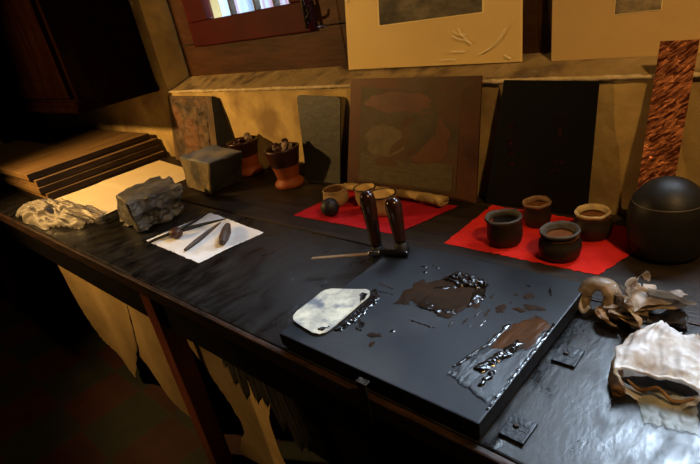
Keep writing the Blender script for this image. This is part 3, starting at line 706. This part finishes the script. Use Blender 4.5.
# ---------------------------------------------------------------- white paper and its tools
tag(sheet('white_paper', [(-1.850, .692), (-1.464, .680), (-1.430, .925), (-1.822, .962)], 30, 24, M['white_paper'], .0005, .003, 7, 6, .005), 'white sheet of paper under small engraving tools on the bench', 'paper')
ZP = TF + .003
tag(link('scraper', tube([(-1.806, .646, ZP + .004), (-1.80, .70, ZP + .006), (-1.785, .765, ZP + .007), (-1.79, .853, ZP + .007), (-1.817, .948, ZP + .004)], [.0012, .006, .0075, .0065, .002], 10, .8, n=8), M['black_tool'], smooth=True),
    'long black pointed tool crossing the left edge of the white paper', 'tool', 'engraving tools on the white paper')
t = thing('ink_dauber', 'thin black tool with a round brown knob on the white paper', 'tool', (0, 0, 0), (0, 0, 0), 'engraving tools on the white paper')
link('shaft', tube([(-1.730, .785, ZP + .021), (-1.705, .86, ZP + .014), (-1.672, .938, ZP + .007)], [.008, .006, .002], 10, n=6), M['black_tool'], t, True)
bm = lathe([(0, 0), (.014, .001), (.0225, .008), (.025, .019), (.022, .030), (.013, .036), (0, .037)], 28)
link('knob', bm, M['tool_wood'], t, True, (-1.738, .762, ZP), (.0, .0, 0))
tag(link('burin', tube([(-1.590, .706, ZP + .006), (-1.605, .76, ZP + .009), (-1.632, .83, ZP + .009), (-1.672, .912, ZP + .004)], [.005, .0085, .0075, .002], 12, n=8), M['tool_grey'], smooth=True),
    'tapered grey brown tool lying in the middle of the white paper', 'tool', 'engraving tools on the white paper')
tag(link('roller_handle', tube([(-1.598, .90, ZP + .012), (-1.583, .884, ZP + .016), (-1.54, .848, ZP + .018), (-1.505, .815, ZP + .018), (-1.482, .79, ZP + .014)], [.005, .012, .0175, .017, .010], 16, n=8), M['tool_grey'], smooth=True),
    'thick dark wooden handle lying at the right of the white paper', 'tool', 'engraving tools on the white paper')

# ---------------------------------------------------------------- the ink slab
SX0, SX1, SY0, SY1, SZ = -.866, -.362, .527, .991, .838
t = thing('ink_slab', 'large grey inking slab smeared with black ink on the front of the bench', 'slab', (0, 0, 0))
so = link('slab', Box((SX0, SY0, TF + .008), (SX1, SY1, SZ), .003), [M['slab'], M['slab_side']], t)
for p in so.data.polygons: p.material_index = 0 if p.normal.z > .3 else 1
link('slab_base', Box((SX0 + .006, SY0 + .006, TF + .0005), (SX1 - .005, SY1 - .004, TF + .0085), .001), M['slab_side'], t)
def sm(name, poly, h, m, **k): link(name, smear(poly, SZ, h, **k), m, t, True)
sm('ink_smear', [(-.70, .735), (-.66, .765), (-.62, .765), (-.60, .745), (-.562, .748), (-.535, .80), (-.525, .835), (-.552, .90), (-.60, .915), (-.655, .915), (-.665, .87), (-.675, .845), (-.70, .85), (-.712, .80)], .0018, M['ink_brown'], edge=.012, jit=.010, js=45, lump=.0015, ls=60, seed=1)
sm('ink_heap', [(-.655, .872), (-.60, .862), (-.56, .868), (-.548, .90), (-.60, .918), (-.65, .915)], .008, M['ink'], edge=.012, jit=.006, js=70, lump=.010, ls=75, step=.002, seed=2)
sm('ink_ridge', [(-.655, .752), (-.62, .752), (-.585, .752), (-.553, .765), (-.565, .785), (-.60, .772), (-.64, .785)], .0022, M['ink'], edge=.006, jit=0.0033, js=80, lump=0.0020, ls=66, step=.002, seed=3)
sm('ink_ridge', [(-.655, .825), (-.62, .838), (-.60, .86), (-.615, .862), (-.66, .84)], .002, M['ink'], edge=.006, jit=0.0028, js=80, lump=0.0015, ls=66, step=.002, seed=4)
sm('ink_ridge', [(-.545, .80), (-.528, .84), (-.548, .885), (-.575, .868)], .003, M['ink'], edge=.006, jit=0.0028, js=80, lump=0.0015, ls=54, step=.002, seed=14)
# long scraped stroke along the right edge
sm('ink_stroke', [(-.470, .60), (-.440, .70), (-.435, .79), (-.405, .838), (-.372, .82), (-.366, .74), (-.366, .62), (-.372, .57)], .0012, M['ink_streak'], edge=.004, jit=.005, js=50, lump=.0008, ls=40, seed=5, stretch=(3, .7))
sm('ink_stroke', [(-.442, .695), (-.435, .79), (-.405, .838), (-.372, .82), (-.370, .735), (-.395, .715)], .0022, M['ink_ochre'], edge=.006, jit=.005, js=50, lump=.001, ls=40, seed=6, stretch=(3, .7))
sm('ink_ridge', [(-.436, .635), (-.415, .628), (-.394, .70), (-.388, .742), (-.404, .748), (-.420, .70)], .006, M['ink'], edge=.008, jit=0.0033, js=80, lump=0.0040, ls=42, step=.002, seed=7)
sm('ink_ridge', [(-.408, .60), (-.398, .60), (-.392, .64), (-.400, .655), (-.410, .64)], .004, M['ink'], edge=.006, jit=0.0028, js=90, lump=0.0025, ls=48, step=.002, seed=8)
sm('ink_ridge', [(-.370, .56), (-.3635, .56), (-.3635, .82), (-.372, .835), (-.369, .74)], .0015, M['ink'], edge=.005, jit=0.0022, js=60, lump=0.0015, ls=42, step=.002, seed=9)
sm('ink_ridge', [(-.475, .62), (-.466, .62), (-.44, .72), (-.437, .79), (-.447, .79), (-.452, .71)], .0018, M['ink'], edge=.004, jit=0.0022, js=60, lump=0.0010, ls=42, step=.002, seed=19)
sm('ink_smear', [(-.462, .845), (-.44, .835), (-.415, .85), (-.40, .862), (-.42, .872), (-.445, .858)], .0018, M['ink_brown'], edge=.005, jit=.008, js=70, lump=.001, seed=10)
sm('ink_smear', [(-.475, .885), (-.45, .88), (-.435, .90), (-.455, .912)], .0015, M['ink_brown'], edge=.005, jit=.009, js=70, lump=.001, seed=11)
sm('ink_smear', [(-.50, .825), (-.485, .81), (-.47, .83), (-.478, .86)], .0012, M['ink_brown'], edge=.004, jit=.010, js=80, seed=12)
# ink under the card's right edge
sm('ink_ridge', [(-.76, .590), (-.74, .60), (-.735, .66), (-.745, .74), (-.775, .77), (-.79, .755), (-.765, .68)], .003, M['ink'], edge=.008, jit=0.0044, js=70, lump=0.0020, ls=54, step=.002, seed=13)
rnd = random.Random(5)
specks = [(-.665, .625, .016, .010, .5), (-.72, .64, .012, .022, .8), (-.64, .655, .007, .006, 0), (-.65, .60, .006, .010, .2), (-.60, .705, .036, .003, 0), (-.735, .905, .009, .005, 0), (-.715, .918, .005, .006, .4), (-.70, .915, .006, .004, 0), (-.715, .885, .004, .008, .3), (-.76, .79, .035, .0025, -.15), (-.755, .765, .03, .002, .1), (-.515, .79, .003, .016, 0), (-.50, .80, .003, .018, 0.1), (-.49, .765, .0025, .012, 0), (-.505, .75, .002, .01, 0), (-.525, .755, .003, .012, 0), (-.42, .93, .003, .018, .5), (-.47, .93, .006, .004, 0), (-.52, .86, .004, .01, 0), (-.545, .735, .003, .012, .2)]
for k, (x, y, a, b, r) in enumerate(specks):
    pl = []
    for i in range(12):
        th = 2 * math.pi * i / 12; px, py = a * math.cos(th), b * math.sin(th)
        pl.append((x + px * math.cos(r) - py * math.sin(r), y + px * math.sin(r) + py * math.cos(r)))
    sm('ink_speck', pl, .0012, M['ink'] if k % 3 else M['ink_brown'], edge=.003, jit=min(a, b) * .5, js=120, step=max(.0012, min(a, b) * .45), seed=20 + k)

# pale card on the slab corner
pts = [(-.883, .600), (-.878, .585), (-.868, .575), (-.852, .570), (-.790, .562), (-.772, .566), (-.763, .577), (-.760, .592), (-.768, .725), (-.773, .740), (-.783, .750), (-.797, .752), (-.862, .722), (-.878, .714), (-.887, .702), (-.890, .688)]
bm = bmesh.new(); cen = Vector((-.83, .66))
f = bm.faces.new([bm.verts.new((x, y, SZ + .0035)) for x, y in pts]); bmesh.ops.triangulate(bm, faces=[f])
bmesh.ops.subdivide_edges(bm, edges=list(bm.edges), cuts=4, use_grid_fill=True)
for v in bm.verts: v.co.z += .0012 * noise.noise(v.co * 30) + .004 * max(0, -(v.co.x + .86)) / .05
r = bmesh.ops.extrude_face_region(bm, geom=list(bm.faces))
for v in r['geom']:
    if isinstance(v, bmesh.types.BMVert): v.co.z += .002
t = thing('scraper_card', 'pale stained card with rounded corners lying on the slab front left corner', 'card')
link('card', bm, M['card'], t)
def onc(poly, sd): link('ink_stain', smear(poly, SZ + .0062, .0008, .003, .004, 80, step=.002, seed=sd), M['ink'], t, True)
onc([(-.80, .74), (-.775, .735), (-.77, .70), (-.782, .712)], 32); onc([(-.79, .575), (-.772, .578), (-.766, .60), (-.778, .59)], 33)

# palette knife
t = thing('palette_knife', 'thin palette knife lying across the slab back left corner', 'knife')
KZ = SZ + .0035
bm = tube([(-1.045, .805, KZ + .004), (-1.0, .833, KZ + .004), (-.94, .87, KZ + .004), (-.905, .892, KZ + .004)], [.006, .008, .0085, .008], 10, .22, n=6); link('blade', bm, M['steel'], t, True)
link('ferrule', tube([(-.907, .891, KZ + .004), (-.893, .90, KZ + .004), (-.88, .907, KZ + .004)], [.0075, .008, .0075], 12, .9, n=4, floor=SZ + .0004), M['ferrule'], t, True)
link('inky_handle', tube([(-.88, .907, KZ + .005), (-.855, .918, KZ + .006), (-.83, .926, KZ + .006), (-.805, .934, KZ + .004)], [.007, .010, .011, .008], 12, .8, True, .004, 90, 2, 6, SZ + .0004), M['ink'], t, True)

# two dabbers standing on end
def dabber(label, x, y, z, H, lean, seed):
    t = thing('ink_dabber', label, 'ink dabber', (x, y, z), lean, 'dark handled dabbers standing at the slab corner')
    link('head', lathe([(0, 0), (.019, 0), (.022, .004), (.021, .014), (.018, .022), (.015, .028), (.012, .032), (0, .034)], 32, .03, seed), M['black_rubber'], t, True)
    link('handle', lathe([(.0, .028), (.0155, .028), (.0165, .04), (.0185, H * .45), (.0215, H * .70), (.0225, H * .84), (.0200, H * .93), (.0135, H * .98), (.006, H), (0, H)], 32), M['handle'], t, True)
dabber('dark turned wooden dabber handle standing at the slab corner, left of the pair', -.945, .968, TF, .195, (-.03, -.05, 0), 1)
dabber('dark turned wooden dabber handle standing on the slab corner, right of the pair', -.838, .952, SZ, .155, (-.03, -.07, 0), 2)

# ---------------------------------------------------------------- iron clips round the slab
def clip(label, x, y, rz):
    t = thing('iron_clip', label, 'metal clip', (x, y, TF), (0, 0, rz), 'iron clips beside the slab')
    link('plate', Box((-.022, -.026, .0005), (.022, .026, .006), .0012), M['bracket'], t)
    link('screw', lathe([(0, .006), (.005, .006), (.0045, .0085), (.001, .0092), (0, .008)], 16), M['iron'], t, True, (-.004, .002, 0))
    link('slot', Box((.003, -.004, .0058), (.017, .004, .0066), .0005), M['black_rubber'], t)
clip('small square iron clip on the bench, nearer the gloves', -.327, .792, .02)
clip('small square iron clip on the bench front edge by the slab corner', -.324, .582, -.02)
t = thing('front_strap', 'narrow iron strap fixed to the bench front below the slab', 'metal strap', (-.597, YF - .016, .84))
link('strap', Box((-.010, -.003, -.105), (.010, .002, -.004), .001), M['iron'], t)
link('bent_tip', Box((-.012, -.0035, -.006), (.014, .0105, -.0035), .0008), M['iron'], t)

# ---------------------------------------------------------------- dome
t = thing('iron_dome', 'large black domed iron weight at the right end of the shelf', 'weight', (-.285, 1.262, TB), (.0, 0, 0))
R = .083
prof = [(0, 0), (R * .80, 0), (R * .90, .006), (R * .965, .018), (R * 1.0, .045), (R * 1.01, .075), (R, .10)]
for k in range(1, 14):
    a = k / 13 * math.pi / 2; prof.append((R * math.cos(a) if k < 13 else 0, .098 + .088 * math.sin(a)))
link('dome', lathe(prof, 64), M['dome'], t, True)
link('seam_line', lathe([(R * .912, .1350), (R * .918, .1362), (R * .903, .1376)], 64), M['dome_line'], t, True)

# ---------------------------------------------------------------- gloves
def crump_bm(fn, nu, nv, amp, s, seed, closed=True, floor=None):
    """surface fn(u,v) with u around and v along, displaced by sharp ridges"""
    bm = bmesh.new(); V = []
    for j in range(nv + 1):
        row = []
        for i in range(nu):
            u = i / nu; v = j / nv; p = Vector(fn(u, v)); e = .001
            n = (Vector(fn(u + e, v)) - p).cross(Vector(fn(u, min(1, v + e))) - Vector(fn(u, max(0, v - e))))
            n = n.normalized() if n.length > 1e-12 else Vector((0, 0, 1))
            q = p + n * amp * ridge(p, s, seed)
            if floor is not None: q.z = max(q.z, floor + .0006 * abs(noise.noise(p * 60)))
            row.append(bm.verts.new(q))
        V.append(row)
    for j in range(nv):
        for i in range(nu): bm.faces.new((V[j][i], V[j][(i + 1) % nu], V[j + 1][(i + 1) % nu], V[j + 1][i]))
    return bm
ZG = TF + .001
def folded(poly, seed, nf, size, h, step=.003, r=.0035, tau=(.25, .6), thick=.0008, crimp=.004):
    """a limp sheet of the given outline, creased over itself nf times"""
    rnd = random.Random(seed); bm = bmesh.new(); V = {}
    xs = [p[0] for p in poly]; ys = [p[1] for p in poly]
    F = []
    for k in range(nf):
        a = rnd.uniform(0, 2 * math.pi); t = rnd.uniform(*tau) * rnd.choice((1, 1, -1)); off = rnd.uniform(.12, .55) * size
        n = Vector((math.cos(a) * math.cos(t), math.sin(a) * math.cos(t), math.sin(t))); F.append((n * off, n))
    nx = int((max(xs) - min(xs)) / step); ny = int((max(ys) - min(ys)) / step)
    def vert(i, j):
        if (i, j) not in V:
            p = Vector((min(xs) + i * step, min(ys) + j * step, 0))
            p.z += .010 * noise.noise(Vector((p.x * 16, p.y * 16, seed)))
            for c, n in F:
                d = (p - c).dot(n) + .010 * noise.noise(p * 22 + Vector((seed, 0, 0)))
                p = p - n * (d + math.sqrt(d * d + r * r))
            p += Vector((noise.noise(p * 70), noise.noise(p * 70 + Vector((5, 0, 0))), ridge(p, 60, seed))) * crimp
            V[i, j] = bm.verts.new(p)
        return V[i, j]
    for i in range(nx):
        for j in range(ny):
            if inside(poly, min(xs) + (i + .5) * step, min(ys) + (j + .5) * step) > 0: bm.faces.new([vert(*k) for k in ((i, j), (i + 1, j), (i + 1, j + 1), (i, j + 1))])
    cen = sum((v.co for v in bm.verts), Vector()) / len(bm.verts)
    sx = max(abs(v.co.x - cen.x) for v in bm.verts); sy = max(abs(v.co.y - cen.y) for v in bm.verts)
    z0 = min(v.co.z for v in bm.verts); z1 = max(v.co.z for v in bm.verts); k = h / (z1 - z0)
    for v in bm.verts:
        v.co.x -= cen.x; v.co.y -= cen.y; v.co.z = (v.co.z - z0) * k
    for _ in range(2): bmesh.ops.smooth_vert(bm, verts=bm.verts, factor=.4, use_axis_x=True, use_axis_y=True, use_axis_z=True)
    return bm
GLOVE = [(-.05, -.11), (.05, -.11), (.055, -.01), (.095, .03), (.08, .05), (.045, .035), (.05, .12), (.03, .125), (.024, .05), (.012, .14), (-.006, .14), (-.008, .05), (-.022, .13), (-.04, .125), (-.035, .04), (-.055, .1), (-.07, .09), (-.055, 0)]
def FS(nm, seed, nf, h, m, t, loc, rz=0, sc=1., crimp=.004, squash=(1, 1), **k):
    bm = folded([(x * sc, y * sc) for x, y in GLOVE], seed, nf, .13 * sc, h, crimp=crimp, **k)
    R_ = Matrix.Rotation(rz, 3, 'Z')
    for v in bm.verts:
        v.co = R_ @ v.co; v.co.x *= squash[0]; v.co.y *= squash[1]; v.co += Vector(loc)
    return link(nm, bm, m, t, True)
# pale glove: a limp pouch, its cuff open towards the front edge
t = thing('latex_glove', 'pale crumpled latex glove with open cuff on the wet bench, nearer the front', 'glove', (-.178, .818, ZG), (0, 0, .22), 'crumpled gloves on the bench')
def pouch(u, v):
    a = 2 * math.pi * u
    w = .068 * (math.sin(min(1, .14 + v * .86) * math.pi * .62) ** .5) * (.25 + .75 * min(1, v * 3)) * (1 + .05 * math.sin(3 * a + 1) + .04 * math.sin(5 * a))
    h = .031 * (.35 + .75 * math.sin(min(1, .06 + v * .84) * math.pi) ** .7)
    pl = .0042 * abs(math.sin(a * 7.5 + 2.2 * noise.noise(Vector((a, v * 2, 4))))) ** 3 * (1 - .4 * v)
    q = Vector((w * math.cos(a), .088 - .150 * v + .016 * math.sin(a) * v, .028 + h * math.sin(a) + .006 * v * math.cos(2 * a)))
    d = Vector((math.cos(a), 0, math.sin(a)))
    return q + d * pl + Vector((0, 0, .010 * noise.noise(q * 16))) + d * .010 * noise.noise(q * 26 + Vector((3, 1, 2)))
bm = crump_bm(pouch, 180, 70, .0030, 30, 2, floor=0)
link('palm', bm, M['latex_white'], t, True)
rim = []
for k in range(0, 37):
    a = math.pi * (1.08 - 1.16 * k / 36); p = pouch(a / (2 * math.pi) % 1, 1.0); rim.append((p.x, p.y - .001, max(p.z, .004)))
link('cuff_edge', tube(rim, [.0022, .003, .0022, .0032, .0024, .003, .002], 8, 1, True, .0012, 60, n=3), M['latex_white'], t, True)
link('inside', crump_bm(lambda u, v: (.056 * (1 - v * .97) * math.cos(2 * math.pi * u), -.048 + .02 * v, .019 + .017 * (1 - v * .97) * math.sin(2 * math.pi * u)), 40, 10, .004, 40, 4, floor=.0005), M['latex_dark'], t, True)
link('inner_fold', tube([(-.046, -.052, .024), (-.026, -.062, .014), (-.002, -.056, .021), (.022, -.066, .008), (.05, -.058, .016)], [.0015, .003, .0022, .003, .0015], 8, 1, True, .0014, 60), M['latex_orange'], t, True)
bm = tube([(-.060, .04, .010), (-.066, .0, .009), (-.064, -.045, .009), (-.056, -.074, .010)], [.006, .010, .0115, .0105], 18, .9, False, .0015, 40, 1, 8, 0)
merge(bm, tube([(-.056 + .0085 * math.cos(a) * (1 - a / 13), -.075, .010 + .0085 * math.sin(a) * (1 - a / 13)) for a in [k * .5 for k in range(18)]], [.0012, .0012], 6, n=2))
link('rolled_cuff', bm, M['latex_orange'], t, True)
FS('finger', 2, 6, .040, M['latex_white'], t, (.045, .070, 0), .5, .62, .003)
FS('finger', 9, 6, .045, M['latex_brown'], t, (-.020, .070, 0), 2.2, .5, .003)
FS('wrinkled_side', 5, 5, .042, M['latex_brown'], t, (.072, .01, 0), 1.2, .66, .003)
bm = bmesh.new(); V = []
for i in range(25):
    r = []
    for j in range(25):
        u, v = i / 24 - .5, j / 24
        r.append(bm.verts.new((u * (.090 - .016 * v) + .008 + .012 * v + .004 * noise.noise(Vector((i * .3, j * .3, 6))), -.040 - .080 * v + .007 * noise.noise(Vector((u * 9, v * 3, 1))), .0012 + .006 * max(0, noise.noise(Vector((u * 8, v * 5, 2)))) + .012 * max(0, .25 - v))))
    V.append(r)
for i in range(24):
    for j in range(24): bm.faces.new((V[i][j], V[i + 1][j], V[i + 1][j + 1], V[i][j + 1]))
link('cuff', bm, M['latex_cuff'], t, True)

# stained glove: twisted, looping and dark at its far end
t = thing('latex_glove', 'brown stained twisted latex glove on the bench, farther one near the slab', 'glove', (-.285, .965, ZG), (0, 0, 0), 'crumpled gloves on the bench')
def T(nm, pts_, rr, m, flat=.8, cr=.003, cs=40, sd=1, cap=True, seg=24): link(nm, tube(pts_, rr, seg, flat, cap, cr, cs, sd, 10, 0), m, t, True)
T('cuff', [(-.066, -.022, .010), (-.076, -.006, .030), (-.066, .010, .050), (-.040, .016, .053), (-.022, .004, .038), (-.024, -.014, .016)], [.009, .015, .020, .019, .018, .012], M['latex_brown'], .62, .004, 45, 2, False)
T('cuff_edge', [(-.040, .030, .058), (-.026, .020, .056), (-.014, .004, .044), (-.016, -.012, .024), (-.026, -.026, .010)], [.002, .0035, .003, .0035, .002], M['latex_white'], .8, .0015, 60, 3, seg=10)
T('cuff_edge', [(-.078, -.010, .034), (-.076, -.026, .020), (-.066, -.034, .010), (-.056, -.028, .022)], [.002, .004, .005, .003], M['latex_white'], .8, .0015, 60, 4, seg=10)
FS('palm', 3, 5, .085, M['latex_brown'], t, (.020, .010, 0), .4, 1.1, .003)
FS('palm', 7, 5, .060, M['latex_brown'], t, (.016, -.006, 0), 1.9, .85, .003)
FS('fold', 12, 5, .075, M['latex_brown'], t, (.040, .006, .004), 2.6, .9, .003)
FS('fold', 13, 6, .050, M['latex_orange'], t, (.020, -.016, .004), 1.2, .75, .003)
FS('finger', 8, 6, .035, M['latex_orange'], t, (-.022, -.042, 0), .3, .5, .003)
FS('finger', 6, 5, .042, M['latex_dark'], t, (.078, -.005, 0), 2.0, .66, .003)
FS('finger', 10, 5, .030, M['latex_dark'], t, (.050, -.030, 0), 1.0, .5, .003)

# ---------------------------------------------------------------- light
w = bpy.data.worlds.new('sky'); scn.world = w; w.use_nodes = True
bg = w.node_tree.nodes['Background']; bg.inputs[0].default_value = (.62, .78, 1, 1); bg.inputs[1].default_value = 4.5
def lamp(name, typ, loc, target, energy, col, **k):
    l = bpy.data.lights.new(name, typ); l.energy = energy; l.color = col
    for a, b in k.items(): setattr(l, a, b)
    o = bpy.data.objects.new(name, l); C.objects.link(o); o.location = loc
    o.rotation_euler = (Vector(target) - Vector(loc)).to_track_quat('-Z', 'Y').to_euler(); return o
lamp('daylight', 'AREA', (-.30, 2.1, 2.25), (-.45, .9, .9), 205, (.66, .82, 1), shape='RECTANGLE', size=2.1, size_y=.9, spread=math.radians(110))
lamp('ceiling_lamp', 'SPOT', (.60, .50, 2.45), (-1.1, 1.4, 1.15), 95, (1, .60, .22), shadow_soft_size=.05, spot_size=math.radians(95), spot_blend=.8)
lamp('bench_lamp', 'SPOT', (-3.15, -.15, 1.74), (-2.4, 1.3, .98), 165, (1, .60, .21), shadow_soft_size=.04, spot_size=math.radians(98), spot_blend=.9)

lamp('hide_fill_light', 'SPOT', (-1.75, -1.1, .62), (-1.38, .65, .28), 16, (1, .60, .22), shadow_soft_size=.06, spot_size=math.radians(30), spot_blend=.8)  # added fill spot with no known source, brightens the wide hide

# ---------------------------------------------------------------- camera
cam = bpy.data.cameras.new('camera'); cam.sensor_width = 36; cam.lens = 525 / 700 * 36; cam.clip_start = .02
co = bpy.data.objects.new('camera', cam); C.objects.link(co)
yaw, pit, rol = -0.82347076, 0.42787529, 0.20121807
fw = Vector((math.sin(yaw) * math.cos(pit), math.cos(yaw) * math.cos(pit), -math.sin(pit)))
rt = Vector((math.cos(yaw), -math.sin(yaw), 0)); dn = fw.cross(rt)
r2 = rt * math.cos(rol) + dn * math.sin(rol); d2 = -rt * math.sin(rol) + dn * math.cos(rol)
co.matrix_world = Matrix(((r2.x, -d2.x, -fw.x, 0), (r2.y, -d2.y, -fw.y, 0), (r2.z, -d2.z, -fw.z, 1.5), (0, 0, 0, 1)))
scn.camera = co
scn.view_settings.view_transform = 'Standard'
scn.view_settings.exposure = 0.05
scn.view_settings.gamma = .9
